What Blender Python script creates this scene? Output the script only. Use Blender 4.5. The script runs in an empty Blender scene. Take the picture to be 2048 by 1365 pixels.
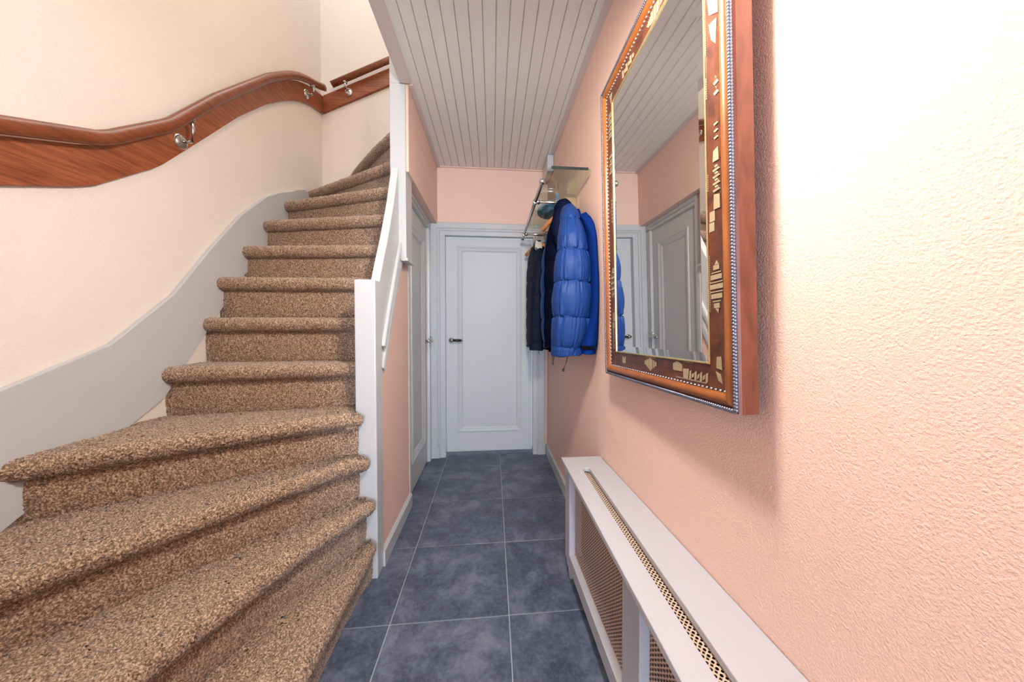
import bpy, math, random
import numpy as np
from mathutils import Vector, Matrix

random.seed(7)
rng = np.random.default_rng(7)
SC = bpy.context.scene
COL = SC.collection
PI = math.pi

# ------------------------------------------------------------------ camera
H = 1.22
YAW = math.atan(62 / 660); PITCH = math.atan(14.5 / 660)
fwd = Vector((math.sin(YAW) * math.cos(PITCH), math.cos(YAW) * math.cos(PITCH), -math.sin(PITCH)))
cam = bpy.data.objects.new('camera', bpy.data.cameras.new('camera'))
COL.objects.link(cam)
cam.location = (0, 0, H)
cam.rotation_euler = fwd.to_track_quat('-Z', 'Y').to_euler()
cam.data.sensor_fit = 'HORIZONTAL'
cam.data.sensor_width = 36
cam.data.lens = 660 / 2048 * 36
cam.data.shift_x = (1024 - 1047) / 2048
cam.data.shift_y = (667 - 682.5) / 2048
cam.data.clip_start = 0.02
SC.camera = cam

# ------------------------------------------------------------------ world, lights, exposure
world = bpy.data.worlds.new('world'); SC.world = world
world.use_nodes = True
world.node_tree.nodes['Background'].inputs[0].default_value = (0.8, 0.87, 1.0, 1)
world.node_tree.nodes['Background'].inputs[1].default_value = 0.3

def area(name, loc, target, size, size_y, power, color, shape='RECTANGLE'):
    d = bpy.data.lights.new(name, 'AREA'); d.shape = shape
    d.size = size
    if shape == 'RECTANGLE': d.size_y = size_y
    d.energy = power; d.color = color
    o = bpy.data.objects.new(name, d); COL.objects.link(o)
    o.location = loc
    o.rotation_euler = (Vector(target) - Vector(loc)).to_track_quat('-Z', 'Y').to_euler()
    return o
# glazed front door behind the camera (daylight), added pendant for the unseen hall lamp, lamp and rooflight over the stairs
area('front_door_daylight', (-0.02, -4.50, 1.25), (0.0, 3, 1.25), 1.0, 2.2, 85, (0.58, 0.79, 1.0))
lamp = bpy.data.lights.new('added_pendant_bulb', 'POINT'); lamp.energy = 31; lamp.color = (1.0, 0.93, 0.86); lamp.shadow_soft_size = 0.07  # added pendant for the unseen hall lamp, placed to light both side walls
lo = bpy.data.objects.new('added_pendant_bulb', lamp); COL.objects.link(lo); lo.location = (0.12, 0.70, 2.05)
area('stairwell_rooflight', (-1.0, 1.7, 4.95), (-1.0, 1.75, 0), 0.8, 2.2, 10.5, (0.98, 0.99, 1.0))
area('stairwell_wall_lamp', (-0.62, 1.6, 3.5), (-1.3, 2.6, 2.2), 0.25, 0, 1.8, (1.0, 0.78, 0.50), 'DISK')
SC.view_settings.view_transform = 'Standard'
SC.view_settings.look = 'None'
SC.view_settings.gamma = 1
SC.view_settings.use_curve_mapping = False
SC.view_settings.exposure = 1.17

# ------------------------------------------------------------------ material helpers
def srgb(r, g, b):
    f = lambda c: (c / 255) / 12.92 if c / 255 <= 0.04045 else ((c / 255 + 0.055) / 1.055) ** 2.4
    return (f(r), f(g), f(b), 1)

class NT:
    def __init__(s, name, rough=0.5, metal=0.0, spec=0.5):
        s.m = bpy.data.materials.new(name); s.m.use_nodes = True
        s.t = s.m.node_tree; s.n = s.t.nodes
        s.b = s.n['Principled BSDF']
        s.b.inputs['Roughness'].default_value = rough
        s.b.inputs['Metallic'].default_value = metal
        s.b.inputs['Specular IOR Level'].default_value = spec
    def node(s, typ, **kw):
        n = s.n.new(typ)
        for k, v in kw.items():
            if k in n.inputs: n.inputs[k].default_value = v
            else: setattr(n, k, v)
        return n
    def link(s, a, b): s.t.links.new(a, b)
    def pos(s, scale=(1, 1, 1), obj=False):
        mp = s.node('ShaderNodeMapping'); mp.inputs['Scale'].default_value = scale
        if obj:
            g = s.node('ShaderNodeTexCoord'); s.link(g.outputs['Object'], mp.inputs[0])
        else:
            g = s.node('ShaderNodeNewGeometry'); s.link(g.outputs['Position'], mp.inputs[0])
        return mp.outputs[0]
    def noise(s, vec, scale, detail=3, rough=0.5, dist=0.0):
        n = s.node('ShaderNodeTexNoise', Scale=scale, Detail=detail, Roughness=rough, Distortion=dist)
        s.link(vec, n.inputs['Vector']); return n.outputs['Fac']
    def ramp(s, fac, stops):
        r = s.node('ShaderNodeValToRGB'); e = r.color_ramp.elements
        e[0].position, e[0].color = stops[0]
        e[1].position, e[1].color = stops[-1]
        for p, c in stops[1:-1]:
            x = e.new(p); x.color = c
        s.link(fac, r.inputs[0]); return r.outputs[0]
    def mix(s, fac, a, b, mode='MIX'):
        m = s.node('ShaderNodeMix', data_type='RGBA', blend_type=mode)
        for k, v in ((0, fac), (6, a), (7, b)):
            if hasattr(v, 'node'): s.link(v, m.inputs[k])
            else: m.inputs[k].default_value = v
        return m.outputs[2]
    def color(s, c):
        if hasattr(c, 'node'): s.link(c, s.b.inputs['Base Color'])
        else: s.b.inputs['Base Color'].default_value = c
        return s
    def bump(s, h, strength=0.3, dist=0.002):
        b = s.node('ShaderNodeBump', Strength=strength, Distance=dist)
        s.link(h, b.inputs['Height']); s.link(b.outputs[0], s.b.inputs['Normal']); return s

def plain(name, c, rough=0.5, metal=0.0, noise_amt=0.06, scale=30, bump=0.0, spec=0.5):
    t = NT(name, rough, metal, spec); p = t.pos()
    f = t.noise(p, scale, 4)
    d = tuple(x * (1 - noise_amt) for x in c[:3]) + (1,)
    t.color(t.mix(f, d, c))
    if bump: t.bump(f, bump, 0.002)
    return t.m

def stucco(name, c, scale=230, strength=0.4):
    t = NT(name, 0.75, 0, 0.3); p = t.pos()
    big = t.noise(p, 3, 2)
    d = tuple(x * 0.94 for x in c[:3]) + (1,)
    t.color(t.mix(big, d, c))
    h = t.noise(p, scale, 3, 0.6)
    t.bump(t.ramp(h, [(0.35, (0, 0, 0, 1)), (0.7, (1, 1, 1, 1))]), strength, 0.003)
    return t.m

def wood(name, dark, light, stretch=(3, 40, 40), rough=0.35, bump=0.08):
    t = NT(name, rough); p = t.pos(stretch)
    f = t.noise(p, 1.6, 6, 0.6, 0.6)
    t.color(t.ramp(f, [(0.3, dark), (0.7, light)]))
    t.bump(f, bump, 0.002)
    return t.m

M = {}
M['pink'] = stucco('salmon_stucco', srgb(236, 201, 185))
M['cream'] = stucco('cream_stucco', srgb(236, 227, 220), 180, 0.4)
M['white'] = plain('white_gloss_paint', srgb(190, 192, 193), 0.28, 0, 0.03, 12, 0.03)
M['white_door'] = plain('white_door_paint', srgb(198, 200, 201), 0.42, 0, 0.03, 60, 0.06, 0.3)
M['plank'] = plain('pale_grey_panel', srgb(222, 220, 215), 0.42, 0, 0.03, 80, 0.05)
M['plank_dark'] = plain('grey_cornice_paint', srgb(200, 190, 184), 0.45, 0, 0.03, 40)
M['lav'] = plain('white_radiator_paint', srgb(182, 182, 188), 0.35, 0, 0.02, 120, 0.05)

def tile_mat():
    t = NT('slate_floor_tile', 0.36, 0, 0.5)
    o = t.node('ShaderNodeObjectInfo')
    off = t.node('ShaderNodeVectorMath', operation='SCALE'); off.inputs['Scale'].default_value = 13
    cmb = t.node('ShaderNodeCombineXYZ')
    t.link(o.outputs['Random'], cmb.inputs[0]); t.link(o.outputs['Random'], cmb.inputs[1])
    t.link(cmb.outputs[0], off.inputs[0])
    add = t.node('ShaderNodeVectorMath', operation='ADD')
    t.link(t.pos(), add.inputs[0]); t.link(off.outputs[0], add.inputs[1])
    v = add.outputs[0]
    c1 = t.noise(v, 6.0, 9, 0.70, 0.25)
    c2 = t.noise(v, 55, 6, 0.7)
    base = t.ramp(c1, [(0.34, srgb(50, 58, 76)), (0.5, srgb(72, 81, 101)), (0.66, srgb(112, 119, 136))])
    base = t.mix(t.ramp(c2, [(0.45, (0, 0, 0, 1)), (0.75, (0.55, 0.55, 0.55, 1))]), base, srgb(120, 127, 142))
    n3 = t.noise(v, 9, 5, 0.6, 2.2)
    vein = t.ramp(n3, [(0.488, (0, 0, 0, 1)), (0.5, (0.5, 0.5, 0.5, 1)), (0.512, (0, 0, 0, 1))])
    base = t.mix(t.mix(1.0, vein, t.ramp(c1, [(0.45, (0, 0, 0, 1)), (0.7, (1, 1, 1, 1))]), 'MULTIPLY'), base, srgb(150, 154, 164))
    t.color(base)
    rr = t.node('ShaderNodeMapRange'); rr.inputs['To Min'].default_value = 0.30; rr.inputs['To Max'].default_value = 0.5
    t.link(c2, rr.inputs[0]); t.link(rr.outputs[0], t.b.inputs['Roughness'])
    t.bump(c2, 0.12, 0.001)
    return t.m
M['tile'] = tile_mat()
M['grout'] = plain('light_grout', srgb(158, 163, 172), 0.8)

def carpet_mat():
    t = NT('brown_speckled_carpet', 0.95, 0, 0.05); p = t.pos()
    f = t.noise(p, 190, 2, 0.6)
    f2 = t.noise(p, 90, 2, 0.5)
    a = t.ramp(f, [(0.36, srgb(48, 38, 31)), (0.50, srgb(134, 107, 87)), (0.64, srgb(218, 192, 166))])
    b = t.ramp(f2, [(0.35, srgb(122, 98, 80)), (0.65, srgb(186, 160, 138))])
    t.color(t.mix(0.35, a, b))
    t.b.inputs['Sheen Weight'].default_value = 0.25
    t.b.inputs['Sheen Roughness'].default_value = 0.5
    t.bump(f, 0.7, 0.004)
    return t.m
M['carpet'] = carpet_mat()
M['mahog'] = wood('mahogany', srgb(112, 58, 34), srgb(170, 98, 62), (4, 4, 60))
M['rail_wood'] = wood('dark_handrail_wood', srgb(96, 48, 28), srgb(140, 78, 48), (4, 4, 60), 0.3)
M['chrome'] = plain('brushed_steel', (0.62, 0.61, 0.58, 1), 0.25, 1.0, 0.05, 90)
M['black'] = plain('black_plastic', srgb(26, 27, 30), 0.35)
M['torus'] = wood('honey_frame_wood', srgb(108, 58, 25), srgb(152, 90, 42), (10, 3, 3), 0.28, 0.03)
M['frieze'] = wood('walnut_frieze', srgb(54, 28, 21), srgb(98, 53, 33), (25, 14, 14), 0.3, 0.12)
M['frame_side'] = wood('red_brown_frame_side', srgb(104, 52, 34), srgb(140, 76, 52), (25, 6, 6), 0.4)
M['rope'] = plain('dark_pewter', (0.30, 0.34, 0.45, 1), 0.28, 0.85, 0.5, 300)
M['bead'] = plain('pale_pewter_bead', (0.46, 0.44, 0.47, 1), 0.3, 0.7, 0.3, 200)
M['gilt'] = plain('worn_gilt', (0.62, 0.50, 0.26, 1), 0.32, 0.8, 0.3, 90)
M['inlay'] = plain('straw_inlay', srgb(158, 142, 112), 0.4, 0, 0.3, 160)
t = NT('mirror_glass', 0.0, 1.0); t.color((0.90, 0.91, 0.89, 1)); M['mirror'] = t.m
M['dark'] = plain('cavity_shade_paint', srgb(18, 16, 16), 0.9)  # near-black colour standing in for shade inside the radiator cover
M['cane'] = plain('woven_cane', srgb(216, 188, 164), 0.55, 0, 0.25, 220, 0.1)
def glass_mat():
    t = NT('green_tinted_glass', 0.02)
    out = t.n['Material Output']
    tr = t.node('ShaderNodeBsdfTransparent'); tr.inputs[0].default_value = (0.88, 0.94, 0.89, 1)
    gl = t.node('ShaderNodeBsdfGlossy'); gl.inputs['Roughness'].default_value = 0.02
    lw = t.node('ShaderNodeLayerWeight'); lw.inputs[0].default_value = 0.5
    pw = t.node('ShaderNodeMath', operation='POWER'); pw.inputs[1].default_value = 3.0; t.link(lw.outputs['Facing'], pw.inputs[0])
    fr = t.node('ShaderNodeMath', operation='MULTIPLY_ADD'); fr.inputs[1].default_value = 0.6; fr.inputs[2].default_value = 0.05; t.link(pw.outputs[0], fr.inputs[0])
    mx = t.node('ShaderNodeMixShader')
    t.link(fr.outputs[0], mx.inputs[0]); t.link(tr.outputs[0], mx.inputs[1]); t.link(gl.outputs[0], mx.inputs[2])
    t.link(mx.outputs[0], out.inputs['Surface'])
    return t.m
M['glass'] = glass_mat()
M['smoke'] = plain('dark_glass_edge', srgb(44, 52, 48), 0.15)
M['hanger'] = wood('orange_beech', srgb(176, 104, 56), srgb(214, 146, 92), (30, 8, 8), 0.35, 0.03)
M['brass'] = plain('satin_bracket', (0.60, 0.50, 0.30, 1), 0.3, 0.9)

def cloth(name, c, rough=0.7, sheen=0.0, scale=60, amt=0.2, bump=0.4, spec=0.0, gather=0.0):
    t = NT(name, rough, 0, spec); p = t.pos()
    f = t.noise(p, scale, 4, 0.6)
    d = tuple(x * (1 - amt) for x in c[:3]) + (1,)
    t.color(t.mix(f, d, c)); t.b.inputs['Sheen Weight'].default_value = sheen
    w = t.noise(p, 22, 5, 0.6, 1.2)
    if gather:
        g2 = t.noise(t.pos((95, 95, 14)), 1.0, 3, 0.55, 0.4)
        ad = t.node('ShaderNodeMath', operation='MULTIPLY_ADD'); ad.inputs[1].default_value = gather * 1.6
        t.link(g2, ad.inputs[0]); t.link(w, ad.inputs[2]); w = ad.outputs[0]
    t.bump(w, bump, 0.006); return t.m
M['puff_blue'] = cloth('bright_blue_nylon', srgb(24, 57, 118), 0.5, spec=0.2, gather=0.5)
M['navy'] = cloth('navy_nylon', srgb(20, 26, 50))
M['shell'] = cloth('royal_blue_shell', srgb(16, 44, 112))
M['ink'] = cloth('ink_black_nylon', srgb(16, 17, 25))
M['darknavy'] = cloth('dark_navy_nylon', srgb(24, 30, 50), 0.6, spec=0.08, gather=0.5)
M['lining'] = cloth('white_lining', srgb(216, 212, 206), 0.7)
M['knit'] = cloth('blue_knit', srgb(120, 178, 235), 0.9, 0.4, 200, 0.35, 0.5)
M['cord'] = plain('brown_cord', srgb(92, 66, 50), 0.8)

# ------------------------------------------------------------------ mesh helpers
ORG = {}
def mesh_obj(name, V, F, mat, parent=None, smooth=False, bevel=0.0, loc=None, seg=2):
    V = np.asarray(V, float).reshape(-1, 3)
    if parent is not None: base = ORG[parent.name]
    elif loc is not None: base = np.array(loc, float)
    else: base = np.array([V[:, 0].mean(), V[:, 1].mean(), V[:, 2].min()])
    me = bpy.data.meshes.new(name)
    if isinstance(F, np.ndarray): F = F.tolist()
    me.from_pydata((V - base).tolist(), [], F)
    me.materials.append(mat); me.validate(); me.update()
    if smooth: me.polygons.foreach_set('use_smooth', [True] * len(me.polygons))
    o = bpy.data.objects.new(name, me); COL.objects.link(o)
    if parent is not None:
        o.parent = parent
    else:
        o.location = base
    ORG[o.name] = base
    if bevel:
        md = o.modifiers.new('bevel', 'BEVEL'); md.width = bevel; md.segments = seg; md.limit_method = 'ANGLE'
        md.angle_limit = math.radians(40)
    return o

class MB:
    def __init__(s): s.V = []; s.F = []; s.n = 0
    def add(s, V, F):
        V = np.asarray(V, float).reshape(-1, 3)
        s.V.append(V); s.F += [tuple(int(i) + s.n for i in f) for f in F]; s.n += len(V); return s
    def box(s, x0, x1, y0, y1, z0, z1):
        V = [(x, y, z) for x in (x0, x1) for y in (y0, y1) for z in (z0, z1)]
        return s.add(V, [(0, 1, 3, 2), (4, 6, 7, 5), (0, 4, 5, 1), (2, 3, 7, 6), (0, 2, 6, 4), (1, 5, 7, 3)])
    def hexa(s, lo, hi):
        """lo, hi: four corner points each, same order"""
        V = list(lo) + list(hi)
        return s.add(V, [(3, 2, 1, 0), (4, 5, 6, 7), (0, 1, 5, 4), (1, 2, 6, 5), (2, 3, 7, 6), (3, 0, 4, 7)])
    def prism(s, poly, a, b, to3):
        """poly: 2D outline, a..b depth, to3(u, v, d) -> xyz"""
        n = len(poly)
        V = [to3(u, v, a) for u, v in poly] + [to3(u, v, b) for u, v in poly]
        F = [tuple(range(n - 1, -1, -1)), tuple(range(n, 2 * n))]
        F += [(i, (i + 1) % n, n + (i + 1) % n, n + i) for i in range(n)]
        return s.add(V, F)
    def grid(s, P, closed_u=False, closed_v=False, cap=False):
        P = np.asarray(P, float); a, b = P.shape[:2]
        F = []
        for i in range(a if closed_u else a - 1):
            i2 = (i + 1) % a
            for j in range(b if closed_v else b - 1):
                j2 = (j + 1) % b
                F.append((i * b + j, i * b + j2, i2 * b + j2, i2 * b + j))
        if cap:
            F.append(tuple(range(b - 1, -1, -1))); F.append(tuple((a - 1) * b + j for j in range(b)))
        return s.add(P.reshape(-1, 3), F)
    def tube(s, path, r, n=12, ry=None, cap=True, up=(0, 0, 1)):
        path = [np.array(p, float) for p in path]
        rs = r if hasattr(r, '__len__') else [r] * len(path)
        rows = []
        for i, p in enumerate(path):
            a = path[max(i - 1, 0)]; b = path[min(i + 1, len(path) - 1)]
            d = (b - a) / np.linalg.norm(b - a)
            u = np.array(up, float)
            if abs(d @ u) > 0.95: u = np.array((1.0, 0, 0))
            x = np.cross(d, u); x /= np.linalg.norm(x); y = np.cross(x, d)
            th = np.linspace(0, 2 * PI, n, endpoint=False)
            k = (ry / rs[i]) if ry else 1
            rows.append(p + rs[i] * (np.outer(np.cos(th), x) + k * np.outer(np.sin(th), y)))
        return s.grid(np.array(rows), closed_v=True, cap=cap)
    def ball(s, c, r, n=10, m=7, sc=(1, 1, 1), R=None):
        P = []
        for i in range(m + 1):
            ph = PI * i / m
            ph = min(max(ph, 0.02), PI - 0.02)
            P.append([(math.sin(ph) * math.cos(t), math.sin(ph) * math.sin(t), math.cos(ph)) for t in np.linspace(0, 2 * PI, n, endpoint=False)])
        P = np.array(P) * r * np.array(sc)
        if R is not None: P = P @ np.asarray(R).T
        return s.grid(P + np.array(c), closed_v=True, cap=True)
    def lathe(s, prof, c, axis, n=20):
        ax = np.array(axis, float); ax /= np.linalg.norm(ax)
        u = np.cross(ax, (0, 0, 1) if abs(ax[2]) < 0.9 else (1, 0, 0)); u /= np.linalg.norm(u); v = np.cross(ax, u)
        th = np.linspace(0, 2 * PI, n, endpoint=False)
        P = np.array([np.array(c) + ax * h + r * (np.outer(np.cos(th), u) + np.outer(np.sin(th), v)) for r, h in prof])
        return s.grid(P, closed_v=True, cap=True)
    def obj(s, name, mat, parent=None, **kw):
        return mesh_obj(name, np.concatenate(s.V), s.F, mat, parent, **kw)

def thing(name, loc, label=None, cat=None, group=None, kind=None):
    o = bpy.data.objects.new(name, None); COL.objects.link(o)
    o.location = loc; o.empty_display_size = 0.1
    ORG[o.name] = np.array(loc, float)
    return tag(o, label, cat, group, kind)
def tag(o, label=None, cat=None, group=None, kind=None):
    if label: o['label'] = label
    if cat: o['category'] = cat
    if group: o['group'] = group
    if kind: o['kind'] = kind
    return o
def struct(o): o['kind'] = 'structure'; return o

def sides(mb4, O, ex, ey, en, rect, prof):
    """mitred moulding around a rectangle: one MB per side (bottom, right, top, left).
       prof: list of (distance inwards, height along en)"""
    O, ex, ey, en = (np.array(a, float) for a in (O, ex, ey, en))
    x0, y0, x1, y1 = rect
    def cor(d, h):
        return [O + ex * a + ey * b + en * h for a, b in ((x0 + d, y0 + d), (x1 - d, y0 + d), (x1 - d, y1 - d), (x0 + d, y1 - d))]
    C = [cor(d, h) for d, h in prof]
    for k in range(4):
        P = np.array([[c[k], c[(k + 1) % 4]] for c in C])
        mb4[k].grid(P)
    return mb4

def interp(pts, s):
    """polyline resampled at parameter array s in 0..1 by arc length"""
    p = np.array(pts, float); d = np.concatenate([[0], np.cumsum(np.linalg.norm(np.diff(p, axis=0), axis=1))])
    d /= d[-1]
    return np.stack([np.interp(s, d, p[:, i]) for i in range(p.shape[1])], 1)

# ------------------------------------------------------------------ room shell
WX = lambda y: 0.530 + 0.0385 * (1.6 - y) if y < 1.6 else 0.530 - 0.008 * (y - 1.6)
ZC = 2.675
TX = lambda u, v, d: (d, u, v)          # outline in the Y-Z plane, depth along X
TY = lambda u, v, d: (u, d, v)          # outline in the X-Z plane, depth along Y
TZ = lambda u, v, d: (u, v, d)

# right wall with a very slight bend where it meets the radiator
b = MB(); yl = [-4.6, 1.6, 3.25]
for a, c in zip(yl[:-1], yl[1:]):
    b.hexa([(WX(a), a, 0), (WX(a) + 0.1, a, 0), (WX(c) + 0.1, c, 0), (WX(c), c, 0)],
           [(WX(a), a, 2.8), (WX(a) + 0.1, a, 2.8), (WX(c) + 0.1, c, 2.8), (WX(c), c, 2.8)])
struct(b.obj('wall_right', M['pink']))
# far wall around the end door
b = MB()
b.box(-0.62, -0.49, 3.10, 3.25, 0, 2.8); b.box(0.42, 0.60, 3.10, 3.25, 0, 2.8); b.box(-0.49, 0.42, 3.10, 3.25, 2.10, 2.8)
struct(b.obj('wall_back', M['pink']))
# left wall of the hall: triangle under the stair string, wall over the side door (overhanging)
b = MB()
b.prism([(1.69, 0), (2.30, 0), (2.30, 2.15), (2.06, 2.15), (2.06, 1.72), (1.69, 1.1)], -0.595, -0.563, TX)
b.box(-0.566, -0.50, 2.065, 3.10, 2.15, 2.80)
b.box(-0.660, -0.640, 2.30, 3.10, 0, 2.03)
struct(b.obj('wall_left', M['pink']))
b = MB(); b.box(-0.70, -0.60, -4.6, 0.40, 0, 2.8); struct(b.obj('wall_left_front', M['pink']))
# stairwell walls
b = MB(); b.box(-1.57, -1.47, 0.30, 3.15, 0, 5.1); struct(b.obj('wall_stair_left', M['cream']))
b = MB(); b.box(-1.47, -0.60, 3.05, 3.15, 0, 5.1); b.box(-0.60, -0.50, 3.05, 3.15, 2.8, 5.1); struct(b.obj('wall_stair_back', M['cream']))
b = MB(); b.box(-0.645, -0.632, 2.195, 3.05, 0.3, 2.8); struct(b.obj('wall_stair_inner', M['cream']))
b = MB(); b.box(-1.47, -0.60, 0.30, 0.40, 0, 5.1); struct(b.obj('wall_stair_front', M['cream']))
b = MB(); b.box(-0.50, -0.42, 0.30, 3.15, 2.80, 5.1); struct(b.obj('wall_stair_right', M['cream']))
b = MB(); b.box(-1.57, -0.42, 0.30, 3.15, 5.1, 5.2); struct(b.obj('ceiling_stairwell', M['cream']))
b = MB(); b.box(-0.70, 0.90, -4.7, -4.6, 0, 2.8); struct(b.obj('wall_front', M['pink']))

# floor: grout bed with a tile for every tile in view
fl = struct(MB().box(-1.57, 0.90, -4.6, 3.30, -0.05, -0.0025).obj('floor', M['grout']))
xs = [-1.397, -0.909, -0.421, 0.067, 0.555, 1.043]
ys = [-4.50, -4.28, -3.81, -3.34, -2.87, -2.398, -1.930, -1.460, -0.990, -0.522, -0.050, 0.422, 0.894, 1.366, 1.838, 2.310, 2.770, 3.125]
tile_cache = {}
g = 0.0022
for i in range(len(xs) - 1):
    for j in range(len(ys) - 1):
        x0, x1, y0, y1 = xs[i] + g, min(xs[i + 1], 0.70) - g, ys[j] + g, ys[j + 1] - g
        if x1 < x0 + 0.02: continue
        MB().box(x0, x1, y0, y1, -0.02, random.uniform(-0.0004, 0.0004)).obj('tile', M['tile'], fl, bevel=0.0015, seg=1)
MB().box(-0.46, 0.40, 3.128, 3.30, -0.02, 0.0).obj('threshold', M['tile'], fl, bevel=0.002)

# ceiling: boards with grooves between, cornice strips, stair-side fascia
ce = struct(MB().box(-0.543, 0.75, -4.6, 3.25, ZC + 0.012, ZC + 0.12).obj('ceiling', M['plank_dark']))
x = -0.492
k = 0
while x < 0.53:
    x1 = x + 0.0640
    prof = [(x + 0.0012, ZC + 0.012), (x + 0.0012, ZC + 0.0045), (x + 0.0050, ZC), (x1 - 0.0040, ZC), (x1 - 0.0004, ZC + 0.0045), (x1 - 0.0004, ZC + 0.012)]
    MB().prism(prof, -4.59, 3.098, TY).obj('ceiling_board', M['plank'], ce)
    x = x1; k += 1
MB().box(-0.545, -0.478, -4.59, 2.05, ZC - 0.014, ZC + 0.125).obj('fascia', M['plank_dark'], ce, bevel=0.003)
MB().box(-0.500, -0.472, 2.066, 3.098, ZC - 0.012, ZC + 0.010).obj('cornice', M['plank_dark'], ce, bevel=0.003)
b = MB()
b.hexa([(WX(-4.59) - 0.032, -4.59, ZC - 0.013), (WX(-4.59), -4.59, ZC - 0.013), (WX(1.6), 1.6, ZC - 0.013), (WX(1.6) - 0.032, 1.6, ZC - 0.013)],
       [(WX(-4.59) - 0.032, -4.59, ZC + 0.01), (WX(-4.59), -4.59, ZC + 0.01), (WX(1.6), 1.6, ZC + 0.01), (WX(1.6) - 0.032, 1.6, ZC + 0.01)])
b.hexa([(WX(1.6) - 0.032, 1.6, ZC - 0.013), (WX(1.6), 1.6, ZC - 0.013), (WX(3), 2.74, ZC - 0.013), (WX(3) - 0.032, 2.74, ZC - 0.013)],
       [(WX(1.6) - 0.032, 1.6, ZC + 0.01), (WX(1.6), 1.6, ZC + 0.01), (WX(3), 2.74, ZC + 0.01), (WX(3) - 0.032, 2.74, ZC + 0.01)])
b.obj('cornice', M['plank_dark'], ce)
MB().box(-0.50, 0.50, 3.085, 3.099, ZC - 0.008, ZC + 0.006).obj('cornice', M['pink'], ce)

# baseboards
def skirting(name, pts, h, t, nrm):
    b = MB()
    (ax, ay), (bx, by) = pts; nx, ny = nrm
    prof = [(0, 0), (t, 0), (t, h - 0.012), (t * 0.45, h), (0, h)]
    P = [[(ax + nx * d, ay + ny * d, z) for d, z in prof], [(bx + nx * d, by + ny * d, z) for d, z in prof]]
    b.grid(np.array(P), closed_v=True, cap=True)
    return struct(b.obj(name, M['white']))
skirting('baseboard_right', [(WX(1.60), 1.60), (WX(3.098), 3.098)], 0.100, 0.016, (-1, 0))
skirting('baseboard_right_near', [(WX(-4.59), -4.59), (WX(0.3), 0.3)], 0.100, 0.016, (-1, 0))
skirting('baseboard_left', [(-0.562, 1.705), (-0.562, 2.278)], 0.088, 0.018, (1, 0))

# ------------------------------------------------------------------ end door (door_1)
d1 = thing('door_1', (-0.03, 3.16, 0), kind='structure')
def architrave_y(parent, x0, x1, ztop, xi0, xi1, zi, yf):
    """fluted casing on the far wall: two jambs and a head, mitred, facing -Y"""
    prof_in = [(0.0, 0.0), (0.0, 0.020), (0.008, 0.024), (0.052, 0.024), (0.054, 0.016), (0.060, 0.016), (0.063, 0.021), (0.072, 0.021), (0.075, 0.013), (0.112, 0.013), (0.112, -0.05)]
    for nm, (a, bb, inner, sgn) in {'left': (x0, xi0, xi0, 1), 'right': (x1, xi1, xi1, -1)}.items():
        w = abs(inner - a)
        b = MB(); P = []
        for zz, top in ((0, 0), (1, 1)):
            row = []
            for d, h in prof_in:
                dd = d * w / 0.112
                z = 0.0 if not top else ztop - d * (ztop - zi) / 0.112
                row.append((a + sgn * dd, yf - h, z))
            P.append(row)
        b.grid(np.array(P)).obj('architrave', M['white'], parent)
    b = MB(); P = []
    for side in (0, 1):
        row = []
        for d, h in prof_in:
            xx = x0 + d * (xi0 - x0) / 0.112 if side == 0 else x1 - d * (x1 - xi1) / 0.112
            row.append((xx, yf - h, ztop - d * (ztop - zi) / 0.112))
        P.append(row)
    b.grid(np.array(P)).obj('architrave', M['white'], parent)
architrave_y(d1, -0.572, 0.492, 2.168, -0.432, 0.380, 2.052, 3.10)
MB().box(-0.572, -0.49, 3.068, 3.10, 0, 0.10).obj('plinth_block', M['white'], d1, bevel=0.004)
MB().box(0.425, 0.500, 3.068, 3.10, 0, 0.10).obj('plinth_block', M['white'], d1, bevel=0.004)
leaf1 = MB()
LY = 3.150
def panel_leaf(b, O, ex, ez, en, w, h, z0, panel, t=0.04):
    """door leaf front with a sunk panel; panel=(x0,z0,x1,z1)"""
    O, ex, ez, en = (np.array(a, float) for a in (O, ex, ez, en))
    p = lambda a, c, d=0: O + ex * a + ez * c + en * d
    x0, y0, x1, y1 = panel
    out = [(0, z0), (w, z0), (w, h), (0, h)]; inn = [(x0, y0), (x1, y0), (x1, y1), (x0, y1)]
    V = [p(*q) for q in out] + [p(*q) for q in inn] + [p(a, c, -0.012) for a, c in inn] + [p(a, c, -t) for a, c in out]
    F = []
    for i in range(4):
        j = (i + 1) % 4
        F += [(i, j, 4 + j, 4 + i), (4 + i, 4 + j, 8 + j, 8 + i), (12 + i, 12 + j, j, i)]
    F.append((8, 9, 10, 11)); F.append((15, 14, 13, 12))
    b.add(V, F)
panel_leaf(leaf1, (-0.430, LY, 0), (1, 0, 0), (0, 0, 1), (0, -1, 0), 0.806, 2.046, 0.030, (0.104, 0.215, 0.704, 1.965))
lf = leaf1.obj('door_leaf', M['white_door'], d1)
mb = [MB() for _ in range(4)]
sides(mb, (-0.430, LY, 0), (1, 0, 0), (0, 0, 1), (0, -1, 0), (0.100, 0.211, 0.708, 1.969),
      [(0, 0.0), (0.003, 0.006), (0.012, 0.008), (0.018, 0.004), (0.030, -0.001), (0.036, -0.001), (0.046, -0.007), (0.050, -0.011)])
for q in mb: q.obj('panel_moulding', M['white_door'], lf)
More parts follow.
